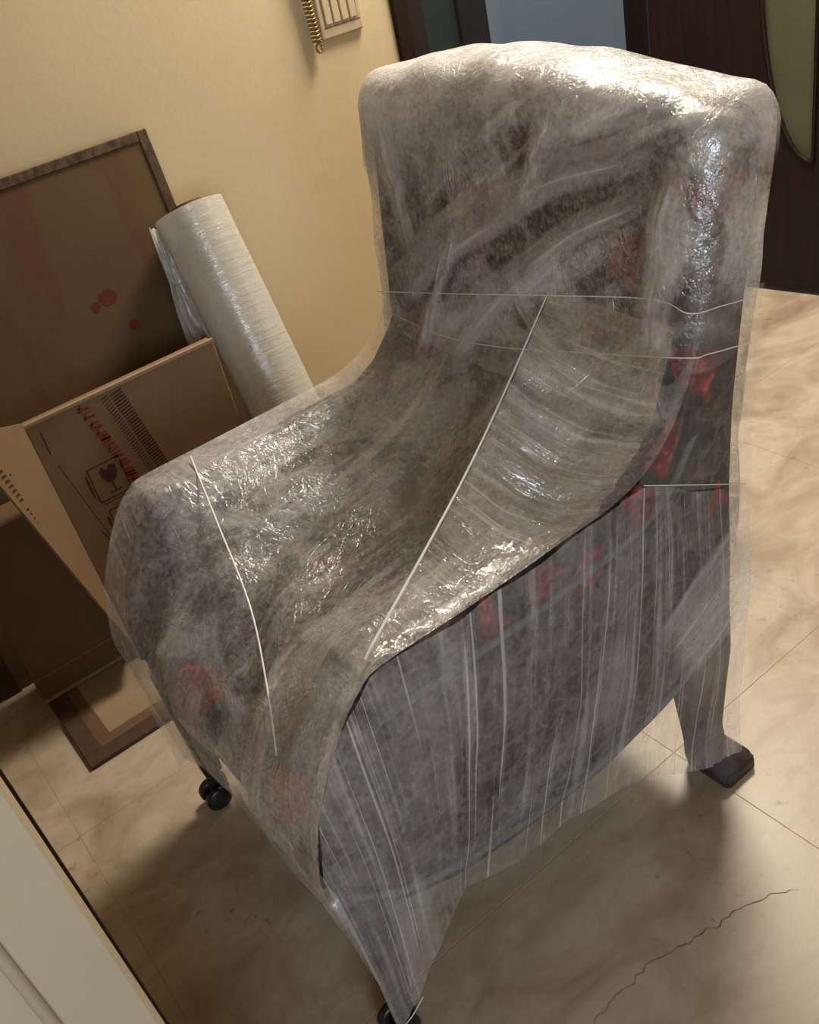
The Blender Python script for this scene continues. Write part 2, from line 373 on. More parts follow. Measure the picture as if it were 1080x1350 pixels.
# wall behind the camera with the daylight window
struct(box('wall_front', -1.72, -1.35, -2.52, -2.4, 0, 2.75, MAT_WALL), 'beige wall with window', 'wall')
wf = bpy.data.objects['wall_front']
box('wall_pier', -0.15, XF+0.12, -2.52, -2.4, 0, 2.75, MAT_WALL, wf); box('wall_sill', -1.35, -0.15, -2.52, -2.4, 0, 0.9, MAT_WALL, wf); box('wall_lintel', -1.35, -0.15, -2.52, -2.4, 2.2, 2.75, MAT_WALL, wf)
bm = box_bm(-1.35, -1.30, -2.50, -2.42, 0.9, 2.2)
for a in ((-0.20, -0.15, 0.9, 2.2), (-0.775, -0.725, 0.9, 2.2), (-1.35, -0.15, 0.9, 0.95), (-1.35, -0.15, 2.15, 2.2)): join_bm(bm, box_bm(a[0], a[1], -2.50, -2.42, a[2], a[3]))
struct(from_bm('window_1', bm, MAT_CREAM), 'window in the wall behind', 'window')
# far wall: solid part, double door, doorway to the blue-lit passage
struct(box('wall_right', XF, XF+0.12, -2.4, 1.02, 0, 2.75, MAT_WALL), 'beige wall beside the double door', 'wall')
wr_ = bpy.data.objects['wall_right']
box('wall_lintel', XF, XF+0.12, 1.02, 4.1, 2.12, 2.75, MAT_WALL, wr_)
box('wall_pier', XF, XF+0.12, 3.75, 4.1, 0, 2.12, MAT_BLUELIT, wr_)
struct(box('wall_passage', 3.55, 3.67, 1.2, 4.2, 0, 2.75, MAT_BLUELIT), 'blue-lit wall of the passage beyond the doorway', 'wall')
struct(box('wall_recess', 1.46, WE, WY+0.12, 4.1, 0, 2.75, MAT_WALL), 'return of the beige wall', 'wall')
struct(box('wall_end', 1.46, 4.4, 4.1, 4.2, 0, 2.75, MAT_BLUELIT), 'end wall of the passage', 'wall')
# dark casing at the end of the beige wall
struct(box('trim_1', WE, WE+0.05, WY-0.012, WY+0.13, 0, 2.2, MAT_WOOD, None, (0, 0, 0), 0.004, 1), 'dark brown door casing ending the beige wall', 'trim')
# jamb between the passage and the double door
struct(box('trim_2', XF-0.12, XF+0.10, 2.215, 2.315, 0, 2.12, MAT_WOOD_BLACK, None, (0, 0, 0), 0.004, 1), 'black door jamb between passage and double door', 'trim')

# dark glazed leaf standing ajar by the beige wall
LA = math.radians(34); LO = (WE+0.055, WY+0.03, 0); LW = 0.80
leaf = struct(empty('door_1', LO, 'dark glazed door leaf standing ajar at the end of the beige wall', 'door')); leaf.rotation_euler.z = LA
box('stile', 0, 0.17, 0, 0.04, 0.01, 2.1, MAT_WOOD, leaf, (0, 0, 0), 0.003, 1)
box('stile', 0.50, LW, 0, 0.04, 0.01, 2.1, MAT_WOOD_BLACK, leaf, (0, 0, 0), 0.003, 1)
box('rail', 0.17, 0.50, 0, 0.04, 0.01, 0.22, MAT_WOOD, leaf); box('rail', 0.17, 0.50, 0, 0.04, 1.95, 2.1, MAT_WOOD, leaf)
box('pane', 0.17, 0.50, 0.015, 0.025, 0.22, 1.95, MAT_DARKGLASS, leaf)

# double door with a glass oval split between its leaves
DA = math.atan2(1.667-1.908, 2.597-2.559)       # direction along the leaf
door = struct(empty('door_2', (2.505, 2.225, 0), 'dark brown double door with a tall oval of frosted green glass', 'door'))
door.rotation_euler.z = DA
def half_oval(u0, sgn, zc, a, b, n=22):
    return [(u0+sgn*a*math.sin(math.pi*k/n), zc-b*math.cos(math.pi*k/n)) for k in range(n+1)]
LFW = 0.60; ZC, OB, OA = 0.98, 0.56, 0.165
for k in range(2):
    x0 = k*(LFW+0.004); inner = x0+(0.535 if k == 0 else LFW-0.535); sg = -1 if k == 0 else 1
    oval = half_oval(inner, sg, ZC, OA, OB)
    # wood leaf built as strips around the oval
    bm = bmesh.new()
    def slab(poly, y0=0.0, y1=0.04): join_bm(bm, prism_bm(poly, 1, y0, y1))
    slab([(x0, 0.012), (x0+LFW, 0.012), (x0+LFW, ZC-OB), (x0, ZC-OB)])
    slab([(x0, ZC+OB), (x0+LFW, ZC+OB), (x0+LFW, 2.1), (x0, 2.1)])
    outer = x0 if k == 0 else x0+LFW
    for (ua, za), (ub, zb) in zip(oval, oval[1:]):
        slab([(outer, za), (ua, za), (ub, zb), (outer, zb)])
    ie = x0+LFW if k == 0 else x0
    slab([(inner, ZC-OB), (ie, ZC-OB), (ie, ZC+OB), (inner, ZC+OB)])
    lf = from_bm('door_leaf', bm, MAT_WOOD, door)
    pn = from_bm('pane', prism_bm([(u, z) for u, z in oval], 1, 0.014, 0.026), MAT_GLASS, lf)
    loop = [(u, -0.003, z) for u, z in oval]+[(oval[0][0], -0.003, oval[0][1])]
    from_bm('beading', tube_bm(loop, 0.006, 6), MAT_WOOD, lf, smooth=True)

# cream jamb close to the camera
JY, JX = 0.52, -0.032
jamb = struct(box('wall_jamb', -1.6, JX-0.048, JY, JY+0.14, 0, 2.75, MAT_CREAM), 'cream painted wall end close by', 'wall')
box('casing', JX-0.052, JX, JY-0.004, JY+0.05, 0, 2.75, MAT_CREAM, jamb, (0, 0, 0), 0.002, 1)
from_bm('bead', tube_bm([(JX-0.056, JY-0.002, 0), (JX-0.056, JY-0.002, 2.74)], 0.005, 8), MAT_CREAM, jamb, smooth=True)
box('jamb_dark_strip', JX-0.03, JX+0.0022, JY+0.05, JY+0.06, 0, 2.75, MAT_WOOD, jamb)  # thin dark strip running along the back edge of the casing

# switch plate
sp = empty('switch_plate', (1.42, WY, 1.13), 'ivory switch plate with four rockers on the beige wall', 'switch')
box('plate', -0.062, 0.062, -0.010, 0.001, -0.065, 0.075, MAT_SWITCH, sp, (0, 0, 0), 0.004, 2)
for k in range(4):
    x = -0.046+k*0.0245
    box('rocker', x, x+0.0205, -0.0135, -0.009, -0.034, 0.03, MAT_ROCKER, sp, (0, 0, 0), 0.002, 1)
box('rim', -0.052, 0.056, -0.0105, -0.0085, -0.041, -0.038, MAT_RIM, sp)
box('rim', -0.052, 0.056, -0.0105, -0.0085, 0.033, 0.036, MAT_RIM, sp)
for k in range(5):
    box('rim', -0.0495+k*0.0245, -0.0475+k*0.0245, -0.0105, -0.0085, -0.04, 0.035, MAT_RIM, sp)

# coiled cord hanging on the wall beside the switches
cc = empty('coiled_cord', (1.338, WY-0.016, 1.045), 'brass coloured coiled cord hanging beside the switch plate', 'cord')
pts = []
for i in range(26*14+1):
    a = 2*math.pi*i/14; h = 0.022+i/14*0.0092
    pts.append((-0.012*(h/0.25)+0.010*math.cos(a), 0.010*math.sin(a), h))
from_bm('coil', tube_bm(pts, 0.0028, 6), MAT_METAL, cc, smooth=True)
ring = [(0.008*math.cos(2*math.pi*k/20), 0, 0.010+0.010*math.sin(2*math.pi*k/20)) for k in range(21)]
from_bm('end_ring', tube_bm(ring, 0.003, 6), MAT_METAL, cc, smooth=True)
from_bm('hook', tube_bm([(-0.012, 0, 0.255), (-0.012, 0, 0.285), (-0.012, 0.017, 0.29)], 0.003, 6), MAT_METAL, cc, smooth=True)

# ------------------------------------------------------------------ things leaning on the wall
# big stained board
BL = math.atan2(0.17, 1.02)
bd = empty('leaning_board', (0.0, 2.015, 0.0), 'large reddish brown stained board leaning on the beige wall behind the cartons', 'board')
bd.rotation_euler.x = -BL
BH = 1.035; BR = 0.815
box('panel', -0.35, BR-0.012, 0.0, 0.024, 0.004, BH-0.006, MAT_BOARD, bd)
box('edge_strip', BR-0.012, BR+0.012, -0.004, 0.028, 0.004, BH, MAT_BOARD_EDGE, bd, (0, 0, 0), 0.002, 1)
box('edge_strip', -0.35, BR-0.012, -0.004, 0.028, BH-0.022, BH, MAT_BOARD_EDGE, bd, (0, 0, 0), 0.002, 1)
for (x, z, r) in ((0.595, 0.735, 0.020), (0.625, 0.655, 0.013), (0.56, 0.725, 0.011)):
    bm = bmesh.new(); n = 18
    bm.faces.new([bm.verts.new((x+r*(1+0.35*noise.noise(Vector((x*9, k, 1))))*math.cos(2*math.pi*k/n), -0.0008, z+0.9*r*(1+0.35*noise.noise(Vector((k, z*9, 2))))*math.sin(2*math.pi*k/n))) for k in range(n)])
    from_bm('stain', bm, MAT_STAIN, bd)

# fragile-goods carton
CY = 1.875
ct = empty('shipping_carton', (0.47, CY, 0.0), 'kraft cardboard carton with wine glass print standing against the stained board', 'box')
O = (0.47, CY, 0.0); CX0, CX1, CZ = 0.268, 0.70, 0.635
box('body', CX0, CX1, CY, CY+0.030, 0.0115, CZ, MAT_CARD, ct, O, 0.003, 1)
# open side flap folded out towards the room
fl_pts = [Vector((CX0, CY-0.001, 0.645)), Vector((0.150, 1.795, 0.70)), Vector((0.262, 1.80, 0.10)), Vector((CX0+0.004, CY-0.001, 0.06))]
bm = bmesh.new(); a = [bm.verts.new(p) for p in fl_pts]; b = [bm.verts.new(p+Vector((-0.004, 0.006, 0))) for p in fl_pts]
bm.faces.new(a); bm.faces.new(b[::-1])
for i in range(4): bm.faces.new((a[i], b[i], b[(i+1) % 4], a[(i+1) % 4]))
fp = from_bm('flap', bm, MAT_CARD, ct, O)
# worn top edge, corrugated
box('top_edge', CX0, CX1, CY-0.002, CY+0.006, CZ-0.004, CZ+0.004, MAT_CARD_EDGE, ct, O, 0.001, 1)
def print_quad(name, pts, mat, par=ct, org=O, y=CY-0.0012):
    bm = bmesh.new(); bm.faces.new([bm.verts.new((x, y, z)) for x, z in pts]); return from_bm(name, bm, mat, par, org)
def stroke(bm, p, q, w, y=CY-0.0012):
    p, q = Vector((p[0], 0, p[1])), Vector((q[0], 0, q[1])); d = (q-p).normalized(); n_ = Vector((-d.z, 0, d.x))*w/2
    bm.faces.new([bm.verts.new(Vector((0, y, 0))+v) for v in (p-n_, q-n_, q+n_, p+n_)])
def fragile_mark(ox, oz, kind):
    bm = bmesh.new(); s = 0.072; h = 0.082
    C4 = [(ox, oz), (ox+s, oz), (ox+s, oz-h), (ox, oz-h)]
    for i in range(4): stroke(bm, C4[i], C4[(i+1) % 4], 0.0026)
    stroke(bm, (ox+0.004, oz-h-0.007), (ox+s, oz-h-0.007), 0.002)
    stroke(bm, (ox-0.007, oz-0.012), (ox-0.007, oz-h+0.018), 0.005)
    cx, cz = ox+s*0.56, oz-h*0.42
    if kind == 'glass':                         # goblet: bowl, stem, foot
        bowl = [(cx-0.019, cz+0.021), (cx-0.010, cz+0.026), (cx-0.002, cz+0.016), (cx+0.006, cz+0.026), (cx+0.019, cz+0.021), (cx+0.018, cz+0.004), (cx+0.010, cz-0.010), (cx, cz-0.014), (cx-0.010, cz-0.010), (cx-0.018, cz+0.004)]
        bm.faces.new([bm.verts.new((x, CY-0.0012, z)) for x, z in bowl])
        stroke(bm, (cx, cz-0.012), (cx, cz-0.036), 0.0035); stroke(bm, (cx-0.013, cz-0.036), (cx+0.013, cz-0.036), 0.0035)
    else:                                       # umbrella
        n = 10; um = [(cx+0.028*math.cos(math.pi*k/n), cz+0.024*math.sin(math.pi*k/n)) for k in range(n+1)]
        bm.faces.new([bm.verts.new((x, CY-0.0012, z)) for x, z in um])
        stroke(bm, (cx, cz), (cx, cz-0.032), 0.003); stroke(bm, (cx, cz-0.032), (cx+0.008, cz-0.032), 0.003)
    return from_bm('fragile_print' if kind == 'glass' else 'umbrella_print', bm, MAT_INK, ct, O)
fragile_mark(0.342, 0.492, 'glass'); fragile_mark(0.350, 0.385, 'umbrella')
# printed tape: a red lettered strip and a brown hatched strip running down the face
bm = bmesh.new()
for k in range(30):                             # brush-like red lettering, read from below
    z = 0.622-k*0.0072; x = 0.386+0.0016*k
    if k % 7 == 5: continue
    stroke(bm, (x-0.012+0.004*random.random(), z), (x+0.012, z-0.006+0.012*random.random()), 0.0024+0.002*random.random())
    if k % 3 == 0: stroke(bm, (x-0.010, z-0.008), (x-0.002, z+0.006), 0.0035)
from_bm('red_lettering', bm, MAT_RED, ct, O)
for kk in (11, 12, 24, 25, 26):
    z = 0.622-kk*0.0072; x = 0.386+0.0016*kk
    print_quad('red_blot', [(x-0.010, z+0.006), (x+0.010, z+0.004), (x+0.011, z-0.006), (x-0.008, z-0.005)], MAT_RED, y=CY-0.0016)
for x0, x1, n in ((0.428, 0.443, 34), (0.448, 0.475, 30)):
    bm = bmesh.new()
    for k in range(n):
        z = 0.618-k*0.0068; sx = 0.0012*k
        stroke(bm, (x0+sx, z), (x1+sx, z+0.006), 0.0022 if x0 < 0.44 else 0.0036)
    from_bm('hatched_print', bm, MAT_INK, ct, O)
bm = bmesh.new(); stroke(bm, (0.292, 0.612), (0.292, 0.56), 0.003); stroke(bm, (0.296, 0.53), (0.345, 0.25), 0.0016); stroke(bm, (0.318, 0.35), (0.342, 0.262), 0.0025)
from_bm('crease_mark', bm, MAT_INK, ct, O)
# brown lettering on the flap
def flap_pt(u, v): return (fl_pts[0].lerp(fl_pts[1], u)).lerp(fl_pts[3].lerp(fl_pts[2], u), v)+Vector((0.001, -0.003, 0))
bm = bmesh.new()
for k in range(16):
    v0 = 0.08+k*0.02
    for u0 in (0.62, 0.78):
        q = [flap_pt(u0, v0), flap_pt(u0+0.10, v0+0.004), flap_pt(u0+0.10, v0+0.011), flap_pt(u0, v0+0.008)]
        if random.random() > 0.2: bm.faces.new([bm.verts.new(x) for x in q])
from_bm('flap_lettering', bm, MAT_INK, fp, O)

# low brown carton in front of it
c2 = empty('brown_carton', (0.15, 1.905, 0.0), 'plain red-brown carton standing low beside the flap of the printed carton', 'box')
O2 = (0.15, 1.905, 0.0)
box('body', 0.052, 0.262, 1.905, 1.99, 0.0115, 0.455, MAT_CARD_DARK, c2, O2, 0.003, 1)
box('bottom_edge', 0.050, 0.262, 1.900, 1.908, 0.0115, 0.019, MAT_CARD_EDGE, c2, O2, 0.001, 1)
box('tape_strip', 0.052, 0.262, 1.9035, 1.906, 0.075, 0.079, MAT_CARD, c2, O2)

# dark slab standing beside the low carton
db = empty('dark_slab', (-0.02, 2.03, 0.0), 'dark brown slab standing upright beside the plain red-brown carton', 'board')
box('panel', -0.10, 0.0, -0.015, 0.015, 0.0, 0.52, MAT_FRAMEWOOD, db, (0, 0, 0), 0.002, 1)
box('edge_strip', 0.0, 0.045, -0.02, 0.02, 0.0, 0.52, MAT_FRAMEWOOD, db, (0, 0, 0), 0.002, 1)

# framed panel lying flat on the floor under the cartons
fp2 = empty('framed_panel', (0.055, 1.632, 0.0), 'dark wooden framed panel lying flat on the floor under the plain carton', 'panel')
FWD, FLN, FBR = 0.62, 0.36, 0.040
box('frame_rail', 0, FWD, 0, FBR, 0, 0.011, MAT_FRAMEWOOD, fp2, (0, 0, 0), 0.0015, 1); box('frame_rail', 0, FWD, FLN-FBR, FLN, 0, 0.011, MAT_FRAMEWOOD, fp2, (0, 0, 0), 0.0015, 1)
box('frame_stile', 0, FBR, FBR, FLN-FBR, 0, 0.011, MAT_FRAMEWOOD, fp2, (0, 0, 0), 0.0015, 1); box('frame_stile', FWD-FBR, FWD, FBR, FLN-FBR, 0, 0.011, MAT_FRAMEWOOD, fp2, (0, 0, 0), 0.0015, 1)
bm = bmesh.new()
def ringq(a, b, za, zb):
    A = [bm.verts.new(p) for p in ((a, a, za), (FWD-a, a, za), (FWD-a, FLN-a, za), (a, FLN-a, za))]
    B = [bm.verts.new(p) for p in ((b, b, zb), (FWD-b, b, zb), (FWD-b, FLN-b, zb), (b, FLN-b, zb))]
    for i in range(4): bm.faces.new((A[i], A[(i+1) % 4], B[(i+1) % 4], B[i]))
ringq(FBR, FBR+0.03, 0.006, 0.009)
from_bm('bevel', bm, MAT_INNER2, fp2)
box('inner_panel', FBR+0.028, FWD-FBR-0.028, FBR+0.028, FLN-FBR-0.028, 0.001, 0.0095, MAT_INNER, fp2, (0, 0, 0), 0.001, 1)

# roll of stretch film leaning in the corner by the board
A0, A1 = Vector((0.808, 1.70, 0.025)), Vector((0.818, 2.07, 0.853)); RR = 0.081
ax = (A1-A0).normalized(); ea = Vector((1, 0, 0)); ea = (ea-ax*ea.dot(ax)).normalized(); eb = ax.cross(ea)
rl = empty('film_roll', A0, 'long translucent roll of stretch film leaning on the wall beside the stained board', 'roll')
def roll_pt(u, v, r=RR):
    a = 2*math.pi*u; L = (A1-A0).length
    p = A0+ax*(v*L); rr = r*(1+0.012*noise.noise(Vector((math.cos(a)*2, math.sin(a)*2, v*9)))+0.008*noise.noise(Vector((math.cos(a)*4, v*40, 1))))
    return p+ea*math.cos(a)*rr+eb*math.sin(a)*rr
grid_mesh('film_layers', roll_pt, 48, 60, MAT_ROLLFILM, rl, A0, (0.5, 0.9))
def ring_cap(v, r0, r1, off=0.0):
    def f(u, w): 
        a = 2*math.pi*u; r = r0+(r1-r0)*w
        return A0+ax*((A1-A0).length*v+off)+ea*math.cos(a)*r+eb*math.sin(a)*r
    return f
grid_mesh('film_end', ring_cap(1.0, 0.04, RR), 40, 4, MAT_ROLLFILM, rl, A0, (0.3, 0.1)); grid_mesh('film_end', ring_cap(0.0, 0.04, RR), 40, 4, MAT_ROLLFILM, rl, A0, (0.3, 0.1))
core = bmesh.new(); L_ = (A1-A0).length
tube_bm([A0-ax*0.012, A1+ax*0.012], 0.040, 24, core, cap=False)
core2 = bmesh.new(); tube_bm([A0-ax*0.012, A1+ax*0.012], 0.034, 24, core2, cap=False); join_bm(core, core2)
from_bm('core_tube', core, MAT_CARD_DARK, rl, A0, smooth=True)
TAILB = [(0.705, 2.025, 0.86), (0.700, 2.022, 0.70), (0.697, 2.02, 0.545), (0.722, 2.012, 0.600), (0.742, 2.005, 0.615), (0.760, 1.995, 0.585)]
def tail(u, v):                                 # loose end drooping from the roll
    top = roll_pt(0.49, 0.985-0.42*u, RR+0.002)
    p = top.lerp(lerp_curve(TAILB, u), v)
    return p+Vector((wob((u*5, v*5, 1), 1.5, 0.008), wob((u*5, v*5, 7), 1.5, 0.022), 0))*math.sin(math.pi*v*0.6)
grid_mesh('loose_tail', tail, 24, 24, MAT_LOOSE, rl, A0, (0.4, 0.35))

# ------------------------------------------------------------------ the wrapped armchair
chair = empty('armchair', CH, 'dark floral upholstered armchair wrapped in clear stretch film', 'armchair')
YN, YF, YM = 0.735, 1.382, 1.0585
def lean(z):                                    # centre line of the back
    pts = [(0.25, 0.885), (0.45, 0.885), (0.70, 0.902), (0.90, 0.935), (1.10, 0.972), (1.3, 1.01)]
    for (z0, x0), (z1, x1) in zip(pts, pts[1:]):
        if z <= z1: return x0+(x1-x0)*(z-z0)/(z1-z0)
    return pts[-1][1]
def back_fn(grow=0.0, wr=0.0):
    def f(p):
        k = max(0.0, (p.z-0.6)/0.5)
        y = YM+(p.y-YM)*(1+0.06*k)+0.012*k
        hump = 0.040*max(0.0, 1-((p.y-1.06)/0.33)**2)*max(0, k)**2 + 0.012*max(0, k)**2*(p.y-YM)/0.33
        th = 0.064-0.006*max(0, min(1, k))
        x = lean(p.z)+p.x*(th/0.06)
        bul = 0.016*math.cos(min(1, abs(p.y-YM)/0.33)*math.pi/2) if p.x < 0 else 0.0
        q = Vector((x-bul, y, p.z+hump))
        if wr:
            q += Vector((wob(q, 14, wr), wob(q+Vector((3, 1, 2)), 14, wr), wob(q+Vector((7, 5, 2)), 14, wr)))
        return q
    return f
from_bm('backrest', rblock_bm((-0.06, 0.728, 0.25), (0.06, 1.389, 1.085), 0.035, 26, back_fn()), MAT_FABRIC, chair, CH, True)
# seat cushion with a rounded front
def seat_fn(p):
    cr = 0.018*(1-((p.y-YM)/0.28)**2)*(1-((p.x-0.5)/0.36)**2) if p.z > 0.4 else 0
    return Vector((p.x, p.y, p.z+cr))
from_bm('seat_cushion', rblock_bm((0.192, 0.785, 0.335), (0.86, 1.335, 0.452), 0.05, 22, seat_fn), MAT_FABRIC, chair, CH, True)
box('seat_rail', 0.215, 0.85, 0.79, 1.33, 0.255, 0.345, MAT_FABRIC, chair, CH, 0.012, 2)
side_outline = [(0.325, 0.640), (0.275, 0.595), (0.232, 0.530), (0.205, 0.46), (0.200, 0.40), (0.210, 0.345), (0.27, 0.285), (0.36, 0.245), (0.48, 0.225), (0.64, 0.215), (0.78, 0.235), (0.88, 0.27), (0.945, 0.31), (0.95, 0.45), (0.95, 0.60), (0.955, 0.78), (0.935, 0.84), (0.910, 0.83), (0.878, 0.785), (0.835, 0.722), (0.785, 0.675), (0.72, 0.648), (0.50, 0.640)]
for nm, y0, y1 in (('near', YN, YN+0.062), ('far', YF-0.062, YF)):
    from_bm('side_panel', prism_bm(side_outline, 1, y0, y1, 0.012, 2), MAT_FABRIC, chair, CH, True)
    def arm_fn(p, yc=(y0+y1)/2):
        return Vector((p.x, p.y, p.z-0.012*max(0, (0.36-p.x)/0.05)))
    from_bm('arm_pad', rblock_bm((0.305, y0-0.005, 0.590), (0.80, y1+0.006, 0.658), 0.026, 16, arm_fn), MAT_FABRIC, chair, CH, True)
    yo = y0-0.002 if nm == 'near' else y1+0.002
    for path in ([(0.31, yo, 0.600), (0.50, yo, 0.594), (0.70, yo, 0.600), (0.80, yo, 0.625), (0.855, yo, 0.68), (0.885, yo, 0.72), (0.89, yo, 0.76), (0.885, yo, 0.79)],
                 [(0.205, yo, 0.37), (0.30, yo, 0.30), (0.46, yo, 0.255), (0.64, yo, 0.245), (0.80, yo, 0.265), (0.93, yo, 0.33)]):
        from_bm('piping', tube_bm(smooth_path(path, 5), 0.006, 8), MAT_PIPING, chair, CH, True)
# legs
def loft(rings):
    bm = bmesh.new(); R_ = []
    for (xa, xb, ya, yb, z) in rings: R_.append([bm.verts.new(p) for p in ((xa, ya, z), (xb, ya, z), (xb, yb, z), (xa, yb, z))])
    for a, b in zip(R_, R_[1:]):
        for i in range(4): bm.faces.new((a[i], a[(i+1) % 4], b[(i+1) % 4], b[i]))
    bm.faces.new(R_[0]); bm.faces.new(R_[-1][::-1])
    bmesh.ops.recalc_face_normals(bm, faces=bm.faces)
    bmesh.ops.bevel(bm, geom=list(bm.edges), offset=0.005, segments=2, affect='EDGES')
    return bm
def mir(rings): return [(a, b, 2*YM-d, 2*YM-c, z) for a, b, c, d, z in rings]
rear = [(0.825, 0.950, 0.740, 0.800, 0.33), (0.835, 0.948, 0.738, 0.796, 0.25), (0.852, 0.932, 0.736, 0.790, 0.18), (0.858, 0.915, 0.733, 0.782, 0.10), (0.862, 0.918, 0.728, 0.780, 0.055), (0.860, 0.935, 0.705, 0.780, 0.042), (0.862, 0.942, 0.690, 0.780, 0.028), (0.868, 0.940, 0.688, 0.778, 0.0)]
for rg in (rear, mir(rear)): from_bm('leg', loft(rg), MAT_LEG, chair, CH, True)
front = [(0.200, 0.268, 0.742, 0.806, 0.34), (0.202, 0.258, 0.742, 0.796, 0.25), (0.206, 0.244, 0.744, 0.782, 0.12), (0.208, 0.240, 0.746, 0.778, 0.075)]
for far, rg in ((False, front), (True, mir(front))):
    lg = from_bm('leg', loft(rg), MAT_LEG, chair, CH, True)
    yc = (rg[-1][2]+rg[-1][3])/2; xc = 0.224
    cs = bmesh.new(); tube_bm([(xc, yc, 0.085), (xc, yc, 0.045)], 0.011, 12, cs)
    join_bm(cs, box_bm(xc-0.018, xc+0.018, yc-0.008, yc+0.008, 0.022, 0.062, 0.004, 1))
    caster = from_bm('caster', cs, MAT_BLACK, lg, CH)
    for s in (-1, 1):
        w = bmesh.new(); tube_bm([(xc-0.012, yc+s*0.008, 0.025), (xc-0.012, yc+s*0.011, 0.025), (xc-0.012, yc+s*0.021, 0.025), (xc-0.012, yc+s*0.024, 0.025)], [0.021, 0.025, 0.025, 0.020], 20, w)
        from_bm('caster_wheel', w, MAT_BLACK, lg, CH, True)

# --- stretch film over everything
def fold_noise(q, amp):
    return Vector((wob(q, 9, amp), wob(q+Vector((5, 2, 1)), 9, amp*0.7), wob(q+Vector((1, 8, 4)), 9, amp)))
# 1 back, wrapped close
bm = rblock_bm((-0.074, 0.716, 0.36), (0.074, 1.401, 1.101), 0.042, 40, back_fn(0, 0.006))
cut = []
for f in bm.faces:
    c_ = f.calc_center_median()
    lim = 0.80+0.02*noise.noise(Vector((c_.x*20, 0, 1))) if c_.y < 0.735 else (0.72 if c_.x < lean(c_.z) else 0.45)
    if c_.y > 1.375 or c_.x > lean(c_.z)+0.048: lim = 0.45
    if c_.z < lim: cut.append(f)
bmesh.ops.delete(bm, geom=cut, context='FACES')
ob = from_bm('film_over_back', bm, MAT_FILM_BACK, chair, CH, True)
def back_uv(ob):
    me = ob.data; ul = me.uv_layers.new(name='UVMap')
    for lp in me.loops:
        c_ = me.vertices[lp.vertex_index].co; ul.data[lp.index].uv = (c_.y*0.55+c_.z*0.83+c_.x*0.5, c_.y*0.83-c_.z*0.55+c_.x*0.5)
back_uv(ob)
at = ob.data.attributes.new('fade', 'FLOAT', 'POINT')
at.data.foreach_set('value', [max(0.15, min(1.0, (v_.co.z-0.80)/0.14)) if v_.co.y+CH.y < 0.75 and v_.co.x+CH.x < lean(v_.co.z)+0.05 else 1.0 for v_ in ob.data.vertices])
# 2 sides: from the arm tops down to a loose hem
top_c = [(0.180, 0.44), (0.202, 0.530), (0.252, 0.616), (0.318, 0.676), (0.45, 0.668), (0.58, 0.668), (0.70, 0.674), (0.76, 0.676), (0.80, 0.655), (0.85, 0.615), (0.90, 0.59), (0.95, 0.572), (0.976, 0.565)]
hem_n = [(0.198, 0.075), (0.215, 0.080), (0.243, 0.100), (0.30, 0.185), (0.36, 0.228), (0.46, 0.206), (0.58, 0.188), (0.66, 0.170), (0.74, 0.125), (0.79, 0.088), (0.84, 0.055), (0.89, 0.035), (0.925, 0.030)]
hem_f = [(0.180, 0.10), (0.21, 0.11), (0.243, 0.14), (0.30, 0.19), (0.36, 0.228), (0.46, 0.206), (0.58, 0.19), (0.66, 0.18), (0.74, 0.15), (0.80, 0.12), (0.86, 0.10), (0.93, 0.10), (0.972, 0.10)]
def side_sheet(y, sgn, hem):
    def f(u, v):
        a, b = lerp_curve([(p[0], 0, p[1]) for p in top_c], u), lerp_curve([(p[0], 0, p[1]) for p in hem], u)
        q = a.lerp(b, v)
        out = 0.004+0.014*math.sin(math.pi*min(1, v*1.1))
        if v > 0.75 and u > 0.75: out += 0.022*(v-0.75)/0.25*(u-0.75)/0.25
        q.y = y+sgn*(out+wob((q.x*3, 1, q.z*1.2), 5, 0.006)+wob((q.x*60, 2, q.z*3), 1, 0.0022))
        q.z += wob((q.x, 4, 0), 12, 0.012)*v
        return q
    return f
grid_mesh('film_over_side', side_sheet(YN-0.006, -1, hem_n), 90, 60, MAT_FILM_SIDE, chair, CH, (0.8, 0.5))
grid_mesh('film_over_side', side_sheet(YF+0.006, 1, hem_f), 70, 40, MAT_FILM_SIDE, chair, CH, (0.8, 0.5))
